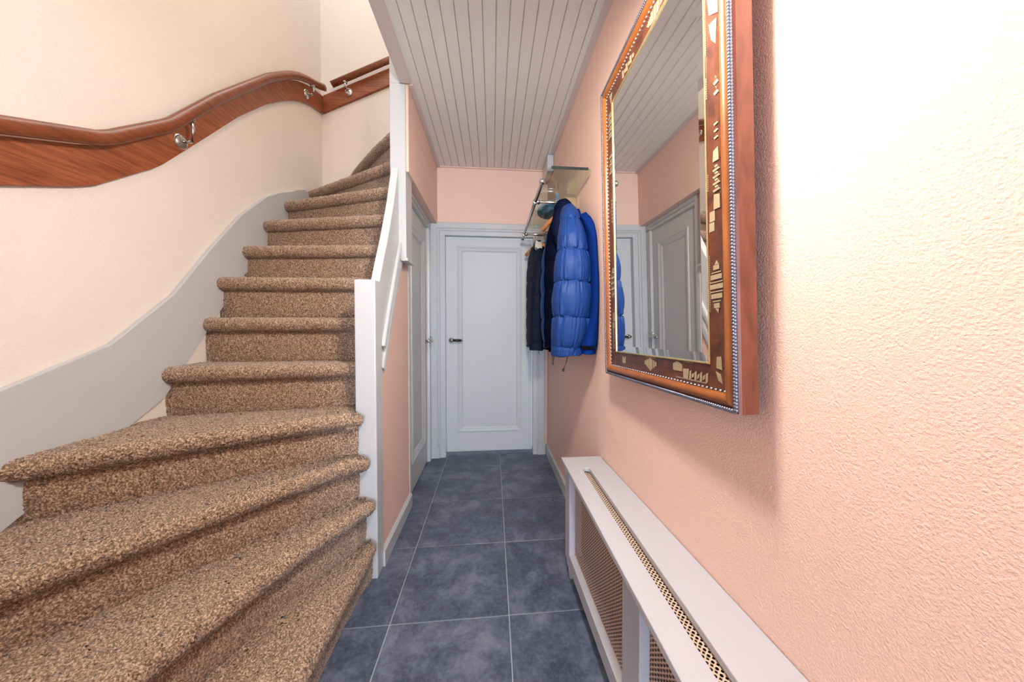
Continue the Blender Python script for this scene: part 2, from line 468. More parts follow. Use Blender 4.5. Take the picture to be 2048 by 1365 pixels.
# lever: nickel rose, neck, black grip with nickel end
hd = MB()
hd.lathe([(0.001, 0), (0.024, 0), (0.024, 0.005), (0.018, 0.009), (0.010, 0.010), (0.010, 0.045), (0.013, 0.050), (0.013, 0.060), (0.004, 0.064)], (-0.385, LY, 1.087), (0, -1, 0), 18)
hd.tube([(-0.385, LY - 0.055, 1.087), (-0.360, LY - 0.056, 1.087)], [0.011, 0.009], 12)
ho = hd.obj('door_handle', M['chrome'], lf, smooth=True)
MB().tube([(-0.362, LY - 0.056, 1.087), (-0.335, LY - 0.057, 1.087), (-0.287, LY - 0.056, 1.086)], [0.010, 0.0125, 0.0105], 14).obj('lever_grip', M['black'], lf, smooth=True)['label'] = 'black lever grip'
MB().tube([(-0.288, LY - 0.056, 1.086), (-0.276, LY - 0.056, 1.086)], [0.0105, 0.009], 12).obj('lever_cap', M['chrome'], lf, smooth=True)

# ------------------------------------------------------------------ side door on the left (door_2)
d2 = thing('door_2', (-0.60, 2.65, 0), kind='structure')
SX = -0.585
leaf2 = MB()
panel_leaf(leaf2, (SX, 2.345, 0), (0, 1, 0), (0, 0, 1), (1, 0, 0), 0.660, 2.085, 0.012, (0.100, 0.215, 0.555, 1.960))
lf2 = leaf2.obj('door_leaf', M['white_door'], d2)
mb = [MB() for _ in range(4)]
sides(mb, (SX, 2.345, 0), (0, 1, 0), (0, 0, 1), (1, 0, 0), (0.096, 0.211, 0.559, 1.964),
      [(0, 0.0), (0.003, 0.007), (0.014, 0.010), (0.022, 0.005), (0.040, -0.001), (0.048, -0.001), (0.060, -0.007), (0.064, -0.011)])
for q in mb: q.obj('panel_moulding', M['white_door'], lf2)
# far casing, fluted; near casing strip; head casing
def flutes(a0, a1, n, base, hi):
    pr = [(a0, -0.04), (a0, base)]
    w = (a1 - a0) / n
    for i in range(n):
        s = a0 + i * w
        pr += [(s + 0.10 * w, hi), (s + 0.68 * w, hi), (s + 0.72 * w, base), (s + 0.98 * w, base)]
    pr += [(a1, base), (a1, -0.04)]
    return pr
b = MB(); pr = flutes(3.005, 3.098, 4, 0.012, 0.026)
b.grid(np.array([[(SX + h, y, 0) for y, h in pr], [(SX + h, y, 2.148) for y, h in pr]])); b.obj('architrave', M['white'], d2)
b = MB(); pr = [(2.278, -0.04), (2.278, 0.026), (2.30, 0.028), (2.325, 0.026), (2.330, 0.012), (2.345, 0.012), (2.345, -0.04)]
b.grid(np.array([[(SX + h, y, 0) for y, h in pr], [(SX + h, y, 2.148) for y, h in pr]])); b.obj('architrave', M['white'], d2)
b = MB(); pr = [(2.148, 0.03), (2.120, 0.030), (2.117, 0.020), (2.105, 0.020), (2.102, 0.026), (2.090, 0.026), (2.086, 0.010), (2.083, -0.04)]
b.grid(np.array([[(SX + h, 2.278, z) for z, h in pr], [(SX + h, 3.098, z) for z, h in pr]])); b.obj('architrave', M['white'], d2)
hd = MB()
hc = (SX, 2.962, 1.088)
hd.lathe([(0.001, 0), (0.024, 0), (0.024, 0.005), (0.018, 0.009), (0.010, 0.010), (0.010, 0.042), (0.012, 0.050), (0.012, 0.062), (0.003, 0.066)], hc, (1, 0, 0), 18)
hd.tube([(SX + 0.055, 2.962, 1.088), (SX + 0.058, 2.93, 1.089), (SX + 0.056, 2.86, 1.086)], [0.011, 0.010, 0.008], 12)
hd.ball((SX + 0.056, 2.855, 1.086), 0.011)
hd.tube([(SX + 0.02, 2.962, 1.088), (SX + 0.045, 2.962, 1.128)], [0.006, 0.005], 8)
hd.obj('door_handle', M['chrome'], lf2, smooth=True)

# ------------------------------------------------------------------ staircase
st = thing('staircase', (-1.0, 1.6, 0), 'steep winding staircase covered in speckled brown carpet, rising along left wall', 'staircase')
FR = {
 1: (0.200, [(-0.605, 1.611), (-0.566, 1.606), (-0.548, 1.585), (-0.549, 1.545), (-0.553, 1.31), (-0.549, 0.97), (-0.585, 0.405)]),
 2: (0.405, [(-0.610, 1.612), (-0.568, 1.607), (-0.549, 1.588), (-0.560, 1.555), (-0.590, 1.50), (-0.686, 1.29), (-0.992, 0.405)]),
 3: (0.610, [(-0.632, 1.613), (-0.594, 1.608), (-0.574, 1.592), (-0.600, 1.568), (-0.640, 1.535), (-0.80, 1.342), (-1.467, 0.50)]),
 4: (0.815, [(-0.646, 1.615), (-0.622, 1.612), (-0.604, 1.600), (-0.622, 1.585), (-0.660, 1.566), (-0.865, 1.455), (-1.467, 1.09)]),
 5: (1.035, [(-0.650, 1.700), (-0.98, 1.655), (-1.467, 1.585)]),
 6: (1.262, [(-0.650, 1.790), (-1.467, 1.800)]),
 7: (1.483, [(-0.650, 1.865), (-1.467, 1.890)]),
 8: (1.692, [(-0.604, 1.965), (-1.19, 2.04), (-1.467, 2.075)]),
 9: (1.897, [(-0.604, 2.050), (-1.28, 2.21), (-1.467, 2.255)]),
 10: (2.100, [(-0.604, 2.125), (-1.46, 2.475), (-1.467, 2.478)]),
 11: (2.305, [(-0.604, 2.200), (-1.467, 2.80)]),
 12: (2.510, [(-0.604, 2.185), (-0.84, 2.46), (-1.06, 2.745), (-1.27, 3.047)]),
 13: (2.715, [(-0.604, 2.330), (-0.90, 3.047)]),
}
BACK1 = [(-0.652, 1.62)]
TH = 0.070
def smooth_rand(n, m, k):
    a = rng.normal(size=(n // k + 3, m // k + 3))
    yi = np.linspace(0, a.shape[0] - 1.01, n); xi = np.linspace(0, a.shape[1] - 1.01, m)
    y0 = yi.astype(int); x0 = xi.astype(int); fy = (yi - y0)[:, None]; fx = (xi - x0)[None]
    return (a[y0][:, x0] * (1 - fy) * (1 - fx) + a[y0 + 1][:, x0] * fy * (1 - fx) + a[y0][:, x0 + 1] * (1 - fy) * fx + a[y0 + 1][:, x0 + 1] * fy * fx)
for k, (z, front) in FR.items():
    res = 0.0045 if k <= 4 else 0.0065
    L = sum(math.dist(front[i], front[i + 1]) for i in range(len(front) - 1))
    ns = int(L / res); s = np.linspace(0, 1, ns)
    F = interp(front, s)
    open_end = k <= 4
    # outward horizontal normal (to the right of the direction from right end to left end)
    T = np.gradient(F, axis=0); T /= np.linalg.norm(T, axis=1)[:, None]
    N = np.stack([-T[:, 1], T[:, 0]], 1)
    for _ in range(60 if k <= 4 else 10):
        Np = np.pad(N, ((1, 1), (0, 0)), mode='edge'); N = 0.5 * N + 0.25 * (Np[:-2] + Np[2:])
    N /= np.linalg.norm(N, axis=1)[:, None]
    # back edge lies under the next riser
    if k < 13:
        nf = list(FR[k + 1][1])
        if k == 1: bk = [(-0.60, 1.619), (-0.652, 1.50)] + nf[3:]
        elif k in (2, 3): bk = [(-0.64, 1.619), (-0.66, 1.60)] + nf[2:]
        elif k == 4: bk = [(-0.655, 1.622), (-0.66, 1.73)] + nf[1:]
        else: bk = nf
        if k == 1: bk = [(-0.575, 1.619), (-0.64, 1.55), (-0.72, 1.35), (-1.02, 0.405)]
        if k == 2: bk = [(-0.60, 1.619), (-0.66, 1.60), (-0.84, 1.40), (-1.467, 0.57)]
        if k == 3: bk = [(-0.64, 1.619), (-0.66, 1.62), (-0.88, 1.50), (-1.467, 1.14)]
        B = interp(bk, s)
        if k > 3:
            Tn = np.gradient(B, axis=0); Tn /= np.linalg.norm(Tn, axis=1)[:, None] + 1e-9
            B = B + np.stack([Tn[:, 1], -Tn[:, 0]], 1) * -0.0 + np.array([0, 0.03])
    else:
        B = interp([(-0.56, 2.45), (-0.56, 3.047)], s)
    r = TH / 2
    nose = np.ones(ns)
    if open_end:
        w = 0.045 / L
        q = np.clip(s / w, 0, 1); nose = 1 - 0.35 * (1 - q) ** 2
    rows = []
    Ltop = np.linalg.norm(F - B, axis=1).mean(); nt = max(4, int(Ltop / res))
    Fc = F - N * r                                # centre of the half round
    for t in np.linspace(0, 1, nt, endpoint=False):
        xy = B * (1 - t) + Fc * t
        rows.append(np.column_stack([xy, np.full(ns, z) - (1 - nose) * r * t ** 4]))
    for a in np.linspace(PI / 2, -PI / 2, int(PI * r / res) + 2):
        xy = Fc + N * (r * math.cos(a) * nose)[:, None]
        rows.append(np.column_stack([xy, z - r + r * math.sin(a) * nose]))
    for t in np.linspace(0, 1, 5)[1:]:
        xy = Fc - N * 0.03 * t
        rows.append(np.column_stack([xy, np.full(ns, z - TH) + (1 - nose) * r]))
    P = np.array(rows)
    P += rng.normal(size=P.shape) * (0.0019 if k <= 4 else 0.0016)
    P[..., 2] += smooth_rand(*P.shape[:2], 8) * 0.0012
    P[..., 2] = np.maximum(P[..., 2], 0.002)
    MB().grid(P).obj('tread', M['carpet'], st, smooth=True)
    # riser below the nosing
    zb = (FR[k - 1][0] if k > 1 else 0.0) - 0.004
    Fr = Fc - N * 0.012; nr = ns; Nr = N
    if k <= 4:
        xr = {1: -0.580, 2: -0.606, 3: -0.634, 4: -0.636}[k]
        ok = (s > 0.10) & (Fr[:, 0] < xr) if k > 1 else s > 0.10
        Fr = np.concatenate([[(xr, 1.621)], Fr[ok]]); Nr = np.concatenate([N[ok][:1], N[ok]]); nr = len(Fr)
        Fr = interp(Fr, np.linspace(0, 1, nr))
    hz = z - TH + 0.012 - zb
    nz = max(4, int(hz / res))
    rows = []
    for t in np.linspace(0, 1, nz):
        rows.append(np.column_stack([Fr + Nr * (0.006 * math.sin(PI * t)), np.full(nr, zb + hz * t)]))
    P = np.array(rows)
    P += rng.normal(size=P.shape) * 0.0011
    P[..., 2] = np.maximum(P[..., 2], 0.001)
    MB().grid(P).obj('riser', M['carpet'], st, smooth=True)
# newel post, tall post, closed string with mouldings
MB().box(-0.648, -0.552, 1.622, 1.715, 0, 1.440).obj('newel_post', M['white'], st, bevel=0.006, seg=3)
b = MB(); b.box(-0.605, -0.515, 2.050, 2.200, 1.625, 2.66)
b.box(-0.605, -0.546, 2.050, 2.200, 2.66, 3.30)
b.obj('tall_post', M['white'], st, bevel=0.003)
MB().box(-0.548, -0.506, 2.048, 2.215, 1.612, 1.630).obj('post_ledge', M['white'], st, bevel=0.003)
top = [(1.70, 1.444), (1.767, 1.568), (1.821, 1.658), (1.877, 1.765), (1.952, 1.916), (2.031, 2.112), (2.055, 2.175)]
bot = [(2.055, 1.712), (1.99, 1.600), (1.90, 1.440), (1.80, 1.262), (1.722, 1.115)]
b = MB(); b.prism([(1.69, 1.430)] + top + bot + [(1.69, 1.0)], -0.600, -0.557, TX)
b.obj('stair_string', M['white'], st, bevel=0.004)
def band(line, w, x0, x1, name):
    """moulding strip following a line in the Y-Z plane, w wide below it"""
    b = MB(); rows = []
    ln = np.array(line)
    for i, p in enumerate(ln):
        a = ln[max(i - 1, 0)]; c = ln[min(i + 1, len(ln) - 1)]; d = (c - a) / np.linalg.norm(c - a)
        nn = np.array([d[1], -d[0]])
        q = p + nn * w
        m1 = p + nn * w * 0.25; m2 = p + nn * w * 0.8
        rows.append([(x0, p[0], p[1]), (x1 - 0.003, p[0], p[1]), (x1, m1[0], m1[1]), (x1, m2[0], m2[1]), (x1 - 0.004, q[0], q[1]), (x0, q[0], q[1])])
    b.grid(np.array(rows), closed_v=True, cap=True)
    return b.obj(name, M['white'], st)
band([(1.717, 1.120), (1.80, 1.283), (1.90, 1.462), (1.99, 1.622), (2.050, 1.728)], 0.030, -0.565, -0.540, 'string_moulding')
band([(1.717, 1.010), (1.80, 1.168), (1.90, 1.350), (2.02, 1.560), (2.165, 1.760)], 0.040, -0.566, -0.546, 'string_moulding')
b = MB(); b.prism([(1.69, 1.12), (2.06, 1.76), (2.20, 1.76), (2.16, 1.66), (1.717, 0.93), (1.69, 0.93)], -0.597, -0.560, TX)
b.obj('string_board', M['white'], st)
# curved skirting up the left wall of the stairs
tp = [(1.09, 1.02), (1.40, 1.15), (1.65, 1.36), (1.86, 1.62), (2.07, 1.86), (2.30, 2.06), (2.45, 2.145), (2.55, 2.19), (2.65, 2.245), (2.74, 2.285), (2.80, 2.26), (3.047, 2.28)]
b = MB(); b.prism(tp + [(3.047, 2.2), (2.5, 1.9), (2.07, 1.5), (1.6, 0.9), (1.09, 0.6)], -1.4695, -1.448, TX); b.obj('skirting', M['white'], st, bevel=0.003)

# handrails and their wall boards
def ribbon(name, line, w, fn, th, mat, parent):
    """flat board following line in a wall plane; fn(u, v, d) -> xyz"""
    b = MB(); ln = interp(line, np.linspace(0, 1, 40)); rows = []
    for i, p in enumerate(ln):
        a = ln[max(i - 1, 0)]; c = ln[min(i + 1, len(ln) - 1)]; d = (c - a) / np.linalg.norm(c - a); n = np.array([-d[1], d[0]])
        n = n if abs(d[0]) < 0.2 else np.array([0, 1.0])
        u = p + n * w / 2; l = p - n * w / 2
        rows.append([fn(u[0], u[1], 0), fn(u[0], u[1], th - 0.003), fn(u[0] - 0, u[1] - 0.003, th), fn(l[0], l[1] + 0.003, th), fn(l[0], l[1], th - 0.003), fn(l[0], l[1], 0)])
    b.grid(np.array(rows), closed_v=True, cap=True); return b.obj(name, mat, parent)
def bracket(parent, p_wall, nrm, p_rail):
    nrm = np.array(nrm, float); pw = np.array(p_wall, float); pr = np.array(p_rail, float)
    b = MB(); b.lathe([(0.001, 0), (0.034, 0), (0.034, 0.003), (0.028, 0.010), (0.016, 0.014), (0.002, 0.015)], pw, nrm, 20)
    mid = pw + nrm * 0.05
    b.tube([pw + nrm * 0.012, mid, (mid + pr) / 2 + nrm * 0.01, pr], 0.0075, 10)
    b.lathe([(0.001, -0.012), (0.018, -0.010), (0.018, 0.0), (0.001, 0.001)], pr, (0, 0, 1), 14)
    b.obj('bracket', M['chrome'], parent, smooth=True)
curve = [(1.0, 1.66), (1.35, 1.80), (1.60, 1.99), (1.85, 2.26), (2.07, 2.50), (2.30, 2.72), (2.45, 2.84), (2.536, 2.902), (2.63, 2.966), (2.73, 3.020), (2.87, 3.080), (3.047, 3.128)]
hl = thing('handrail', (-1.40, 2.4, 2.8), 'curved dark wooden handrail on wall board along left stairwell wall', 'handrail')
ribbon('wall_board', curve, 0.150, lambda u, v, d: (-1.469 + d, u, v), 0.022, M['mahog'], hl)
rail = [(1.0, 1.76), (1.35, 1.90), (1.60, 2.10), (1.85, 2.38), (2.07, 2.60), (2.25, 2.78), (2.40, 2.905), (2.50, 2.985), (2.60, 3.048), (2.70, 3.100), (2.78, 3.135), (2.88, 3.180), (2.965, 3.225)]
rl = interp(rail, np.linspace(0, 1, 50))
MB().tube([(-1.400, y, z) for y, z in rl], [0.0225] * 49 + [0.014], 14, ry=0.026).obj('rail', M['rail_wood'], hl, smooth=True)
bracket(hl, (-1.447, 2.77, 3.035), (1, 0, 0), (-1.40, 2.77, 3.106))
bracket(hl, (-1.447, 1.70, 2.08), (1, 0, 0), (-1.40, 1.70, 2.19))
hr = thing('handrail', (-1.0, 2.98, 3.3), 'straight dark wooden handrail on wall board across back stairwell wall', 'handrail')
sl = (3.402 - 3.127) / (-0.902 + 1.461)
ribbon('wall_board', [(-1.445, 3.130), (-0.62, 3.130 + sl * 0.825)], 0.146, lambda u, v, d: (u, 3.049 - d, v), 0.022, M['mahog'], hr)
MB().tube([(-1.352, 2.98, 3.266), (-0.88, 2.98, 3.505), (-0.62, 2.98, 3.637)], 0.0225, 14, ry=0.026).obj('rail', M['rail_wood'], hr, smooth=True)
bracket(hr, (-1.232, 3.027, 3.243), (0, -1, 0), (-1.245, 2.98, 3.298))
bracket(hr, (-0.75, 3.027, 3.48), (0, -1, 0), (-0.75, 2.98, 3.545))

# added pendant, out of view; its shade keeps light off the near ceiling
pl = thing('added_pendant_lamp', (0.12, 0.70, 2.0), 'added pendant lamp out of view, shade keeping light off near ceiling', 'lamp')
b = MB(); b.lathe([(0.020, 0.19), (0.06, 0.185), (0.15, 0.165), (0.205, 0.135), (0.203, 0.133), (0.148, 0.160), (0.06, 0.180), (0.018, 0.184)], (0.12, 0.70, 2.0), (0, 0, 1), 32)
b.obj('light_blocking_shade', M['white'], pl, smooth=True)
MB().tube([(0.12, 0.70, 2.18), (0.12, 0.70, ZC + 0.002)], 0.004, 8).obj('cord', M['white'], pl)

# ------------------------------------------------------------------ mirror
BLc = np.array([.48, 1.372, 1.0174]); BRc = np.array([.486, .6155, 1.0400]); TLc = np.array([.46, 1.398, 2.2054])
e1 = BRc - BLc; MW = np.linalg.norm(e1); e1 /= MW
e2 = TLc - BLc; MH = np.linalg.norm(e2); e2 = e2 / MH
en = np.cross(e1, e2); en /= np.linalg.norm(en)      # out of the wall
if en[0] > 0: en = -en
mp = lambda a, b_, h=0.0: BLc + e1 * a + e2 * b_ + en * h
mi = thing('mirror', tuple(mp(MW / 2, 0, -0.05)), 'large wall mirror in wide brown wooden frame with straw marquetry', 'mirror')
RECT = (0, 0, MW, MH)
def framed(name, prof, mat, smooth=False):
    mb = [MB() for _ in range(4)]
    sides(mb, BLc, e1, e2, en, RECT, prof)
    return [q.obj(name, mat, mi, smooth=smooth) for q in mb]
framed('frame_edge', [(0.004, -0.052), (0.0, -0.050), (0.0, -0.014), (0.002, -0.008), (0.012, -0.008), (0.012, -0.02)], M['frame_side'])
tor = [(0.0105 + 0.0135 * (1 - math.cos(a)), -0.016 + 0.017 * math.sin(a)) for a in np.linspace(0, PI, 15)]
framed('frame_moulding', [(0.0105, -0.03)] + tor + [(0.0375, -0.024)], M['torus'], True)
fz = framed('frieze', [(0.0375, -0.024), (0.0385, -0.016), (0.042, -0.0145), (0.068, -0.0165), (0.094, -0.0145), (0.095, -0.02)], M['frieze'])
framed('gilt_edge', [(0.0945, -0.02), (0.0945, -0.0135), (0.0960, -0.0115), (0.0985, -0.0125), (0.0995, -0.0165)], M['gilt'])
mb = [MB() for _ in range(4)]
sides(mb, BLc, e1, e2, en, RECT, [(0.098, -0.0158), (0.121, -0.0140)])
bv = MB()
for q in mb: bv.add(np.concatenate(q.V), q.F)
bv.add([mp(0.121, 0.121, -0.0140), mp(MW - 0.121, 0.121, -0.0140), mp(MW - 0.121, MH - 0.121, -0.0140), mp(0.121, MH - 0.121, -0.0140)], [(0, 1, 2, 3)])
bv.obj('mirror_glass', M['mirror'], mi)
MB().hexa([mp(0.01, 0.01, -0.05), mp(MW - 0.01, 0.01, -0.05), mp(MW - 0.01, MH - 0.01, -0.05), mp(0.01, MH - 0.01, -0.05)],
          [mp(0.01, 0.01, -0.025), mp(MW - 0.01, 0.01, -0.025), mp(MW - 0.01, MH - 0.01, -0.025), mp(0.01, MH - 0.01, -0.025)]).obj('backing_board', M['frame_side'], mi)
def beads(name, d, h, pitch, r, stretch, mat, twist=0.0):
    b = MB()
    c = [(d, d), (MW - d, d), (MW - d, MH - d), (d, MH - d)]
    for k in range(4):
        a = np.array(c[k]); e = np.array(c[(k + 1) % 4]); L = np.linalg.norm(e - a); n = int(L / pitch); dr = (e - a) / L
        for i in range(n):
            q = a + dr * (i + 0.5) * L / n
            u = e1 * dr[0] + e2 * dr[1]; v = e1 * -dr[1] + e2 * dr[0]
            u2 = u * math.cos(twist) + v * math.sin(twist); v2 = -u * math.sin(twist) + v * math.cos(twist)
            R = np.stack([u2 * stretch, v2, en], 1)
            b.ball(mp(q[0], q[1], h), r, 6, 4, R=R)
    o = b.obj(name, mat, mi, smooth=True); o['kind'] = 'stuff'; return o
beads('rope_edging', 0.0058, -0.005, 0.0070, 0.0056, 1.15, M['rope'], 0.75)
beads('bead_string', 0.0395, -0.0135, 0.0150, 0.0034, 1.5, M['bead'])
# straw inlays: little groups of thin strips let into the frieze (a along the side, b across, both from the mitred outer corner)
def inlay(k, shapes):
    """k: 0 bottom 1 near 2 top 3 far; shapes: list of polygons in (along, across) metres"""
    b = MB()
    def tf(a, c, h):
        if k == 0: return mp(a, c, h)
        if k == 1: return mp(MW - c, a, h)
        if k == 2: return mp(a, MH - c, h)
        return mp(c, a, h)
    for poly in shapes:
        n = len(poly)
        V = [tf(a, c, -0.0150 if 0.060 > c or c > 0.085 else -0.0160) for a, c in poly]
        V2 = [v + en * 0.0012 for v in V]
        b.add(V + V2, [tuple(range(n, 2 * n))] + [(i, (i + 1) % n, n + (i + 1) % n, n + i) for i in range(n)])
    b.obj('inlay', M['inlay'], fz[k])
def bar(a0, a1, c0, c1): return [(a0, c0), (a1, c0), (a1, c1), (a0, c1)]
def lantern(a0, a1, cm, w):
    out = []; n = 9; L = a1 - a0
    for i in range(n):
        if i in (1, 3, 5, 7) and i != 4: continue
        t0 = i / n; t1 = (i + 1) / n
        ww = w * math.sin(PI * (0.12 + 0.76 * (t0 + t1) / 2))
        out.append(bar(a0 + L * t0, a0 + L * t1, cm - ww / 2, cm + ww / 2))
    for i in (1, 3, 5, 7):
        t0 = (i + 0.32) / n; t1 = (i + 0.55) / n; ww = w * math.sin(PI * (0.12 + 0.76 * t0))
        out.append(bar(a0 + L * t0, a0 + L * t1, cm - ww / 2, cm + ww / 2))
    out.append([(a0 - 0.012, cm - 0.004), (a0 - 0.001, cm - 0.006), (a0 - 0.001, cm + 0.006)])
    out.append([(a1 + 0.001, cm - 0.006), (a1 + 0.010, cm), (a1 + 0.001, cm + 0.006)])
    return out
def crest(am, w, c0, c1):
    out = []; n = 7
    for i in range(n):
        x0 = am - w / 2 + w * i / n; x1 = x0 + w / n * (0.75 if i != 3 else 0.95)
        dip = abs(i - 3) / 3
        out.append([(x0, c0 + (c1 - c0) * 0.42 * dip), (x1, c0 + (c1 - c0) * 0.42 * dip), (x1, c1 - 0.010 * dip), (x0, c1 - 0.010 * dip)])
    return out
def teeth(a0, a1, c, n=14, w=0.004):
    L = (a1 - a0) / n
    return [bar(a0 + L * i, a0 + L * (i + 0.6), c, c + w) for i in range(n)]
def shards(a0, a1, c0, c1, n=5):
    L = (a1 - a0) / n; out = []
    for i in range(n):
        j = (i % 2) * 0.006
        out.append([(a0 + L * i, c0 + j), (a0 + L * (i + 0.72), c0 + j + 0.004), (a0 + L * (i + 0.72), c1 - j), (a0 + L * i, c1 - j - 0.004)])
    return out
# bottom rail
inlay(0, [bar(0.155, 0.163, 0.058, 0.082), bar(0.166, 0.172, 0.056, 0.078), bar(0.175, 0.182, 0.057, 0.083)])
inlay(0, crest(0.375, 0.078, 0.050, 0.090)); inlay(0, teeth(0.345, 0.41, 0.0905, 12, 0.0035))
inlay(0, [[(0.505, 0.066), (0.548, 0.066), (0.548, 0.084), (0.527, 0.092), (0.505, 0.084)]])
inlay(0, [[(0.555, 0.050), (0.575, 0.050), (0.578, 0.076), (0.552, 0.074)]] + shards(0.580, 0.655, 0.048, 0.074, 7))
inlay(0, teeth(0.52, 0.65, 0.0475, 22, 0.003)); inlay(0, teeth(0.56, 0.60, 0.0915, 6, 0.0025))
# near stile
inlay(1, [[(0.085, 0.056), (0.115, 0.058), (0.113, 0.074), (0.088, 0.076)], [(0.055, 0.056), (0.075, 0.062), (0.080, 0.078), (0.060, 0.070)]])
inlay(1, lantern(0.222, 0.318, 0.070, 0.042)); inlay(1, teeth(0.215, 0.345, 0.0900, 26, 0.003))
inlay(1, [bar(0.395, 0.415, 0.074, 0.090), bar(0.417, 0.440, 0.072, 0.088), [(0.440, 0.054), (0.470, 0.054), (0.476, 0.074), (0.442, 0.076)]])
inlay(1, shards(0.480, 0.540, 0.053, 0.078, 8)); inlay(1, [[(0.545, 0.055), (0.575, 0.057), (0.572, 0.074), (0.548, 0.076)]])
inlay(1, shards(0.595, 0.640, 0.056, 0.072, 6)); inlay(1, teeth(0.49, 0.53, 0.0905, 8, 0.003)); inlay(1, teeth(0.70, 0.75, 0.0905, 9, 0.003))
inlay(1, shards(0.690, 0.735, 0.052, 0.070, 4))
inlay(1, [[(0.86, 0.050), (0.93, 0.050), (0.95, 0.088), (0.88, 0.080)], [(0.80, 0.060), (0.852, 0.054), (0.86, 0.082), (0.82, 0.074)]])
inlay(1, teeth(0.80, 0.95, 0.0905, 28, 0.003))
# top rail and far stile
inlay(2, shards(0.20, 0.30, 0.055, 0.085, 6)); inlay(2, lantern(0.40, 0.48, 0.070, 0.040)); inlay(2, [[(0.07, 0.052), (0.10, 0.056), (0.085, 0.09)]])
inlay(2, shards(0.55, 0.64, 0.055, 0.085, 5))
inlay(3, shards(0.965, 1.07, 0.052, 0.090, 8)); inlay(3, shards(0.82, 0.90, 0.056, 0.086, 5)); inlay(3, teeth(0.62, 0.72, 0.070, 7, 0.008))
inlay(3, lantern(0.325, 0.425, 0.072, 0.040)); inlay(3, [bar(0.22, 0.255, 0.066, 0.090), bar(0.19, 0.216, 0.060, 0.078)])
inlay(3, teeth(0.11, 0.19, 0.062, 9, 0.010))

# ------------------------------------------------------------------ radiator cover
rc = thing('radiator_cover', (0.45, 0.9, 0), 'low white radiator cover with woven cane grilles below the mirror', 'radiator cover')
ZT = 0.577; TT = 0.019
XF = lambda y: 0.353 + 0.028 * (1.57 - y)       # front face line
XE = lambda y: 0.334 + 0.005 * (1.58 - y)       # front edge of the top
XB = lambda y: WX(y) - 0.002
Y0, Y1 = 0.05, 1.578
# top board with a long round-ended slot
SA = lambda y: XE(y) + 0.067; SB = lambda y: XE(y) + 0.101
YS0, YS1 = 0.15, 1.452
n = 14
def slot_outline():
    pts = []
    r1 = (SB(YS1) - SA(YS1)) / 2; c1 = (SA(YS1) + r1, YS1 - r1)
    r0 = (SB(YS0) - SA(YS0)) / 2; c0 = (SA(YS0) + r0, YS0 + r0)
    up = [(c1[0] + r1 * math.cos(a), c1[1] + r1 * math.sin(a)) for a in np.linspace(0, PI, n)]
    dn = [(c0[0] + r0 * math.cos(a), c0[1] + r0 * math.sin(a)) for a in np.linspace(PI, 2 * PI, n)]
    return up + dn
so = slot_outline(); ns_ = len(so)
outer = []
for i, (x_, y_) in enumerate(so):
    if i < n:
        a = PI * i / (n - 1)
        if i == 0: outer.append((XB(y_), y_))
        elif i == n - 1: outer.append((XE(y_), y_))
        elif a < PI * 0.4: outer.append((XB(Y1), Y1 - 0.0 if i > 2 else (y_ + Y1) / 2))
        elif a > PI * 0.6: outer.append((XE(Y1), Y1 if i < n - 3 else (y_ + Y1) / 2))
        else: outer.append((XE(Y1) + (XB(Y1) - XE(Y1)) * (0.6 * PI - a) / (0.2 * PI), Y1))
    else:
        a = PI * (i - n) / (n - 1)
        if i == n: outer.append((XE(y_), y_))
        elif i == ns_ - 1: outer.append((XB(y_), y_))
        elif a < PI * 0.4: outer.append((XE(Y0), Y0 if i - n > 2 else (y_ + Y0) / 2))
        elif a > PI * 0.6: outer.append((XB(Y0), Y0 if i < ns_ - 3 else (y_ + Y0) / 2))
        else: outer.append((XE(Y0) + (XB(Y0) - XE(Y0)) * (a - 0.4 * PI) / (0.2 * PI), Y0))
V = [(x_, y_, ZT) for x_, y_ in so] + [(x_, y_, ZT) for x_, y_ in outer] + [(x_, y_, ZT - TT) for x_, y_ in so] + [(x_, y_, ZT - TT) for x_, y_ in outer]
F = []
for i in range(ns_):
    j = (i + 1) % ns_
    F += [(i, j, ns_ + j, ns_ + i), (2 * ns_ + j, 2 * ns_ + i, 3 * ns_ + i, 3 * ns_ + j), (j, i, 2 * ns_ + i, 2 * ns_ + j), (ns_ + i, ns_ + j, 3 * ns_ + j, 3 * ns_ + i)]
mesh_obj('top_board', V, F, M['lav'], rc, bevel=0.0025)
def cane(name, P0, du, dv, nu, nv, en_, cell, bulge=0.0):
    """woven cane: square cells with eight-sided holes and crossing strands"""
    b = MB(); P0, du, dv, en_ = (np.array(a, float) for a in (P0, du, dv, en_))
    hole = [(math.cos(a), math.sin(a)) for a in np.arange(8) * PI / 4 + PI / 8]
    sq = [(0.5, 0.22), (0.22, 0.5), (-0.22, 0.5), (-0.5, 0.22), (-0.5, -0.22), (-0.22, -0.5), (0.22, -0.5), (0.5, -0.22)]
    VV = []; FF = []; q = 0
    for i in range(nu):
        for j in range(nv):
            c = np.array([i + 0.5, j + 0.5]); bu = bulge * math.sin(PI * (i + 0.5) / nu) * math.sin(PI * (j + 0.5) / nv)
            for (hx, hy) in hole:
                w = c + np.array([hx, hy]) * 0.285
                VV.append(P0 + du * w[0] * cell + dv * w[1] * cell - en_ * bu)
            for (sx_, sy_) in sq:
                w = c + np.array([sx_, sy_])
                VV.append(P0 + du * w[0] * cell + dv * w[1] * cell + en_ * (0.0006 - bu))
            for k_ in range(8):
                k2 = (k_ + 1) % 8
                FF.append((q + k_, q + k2, q + 8 + k2, q + 8 + k_))
            # corner diamonds closing half of each small gap
            q += 16
    b.add(VV, FF); o = b.obj(name, M['cane'], rc); o['kind'] = 'stuff'; return o
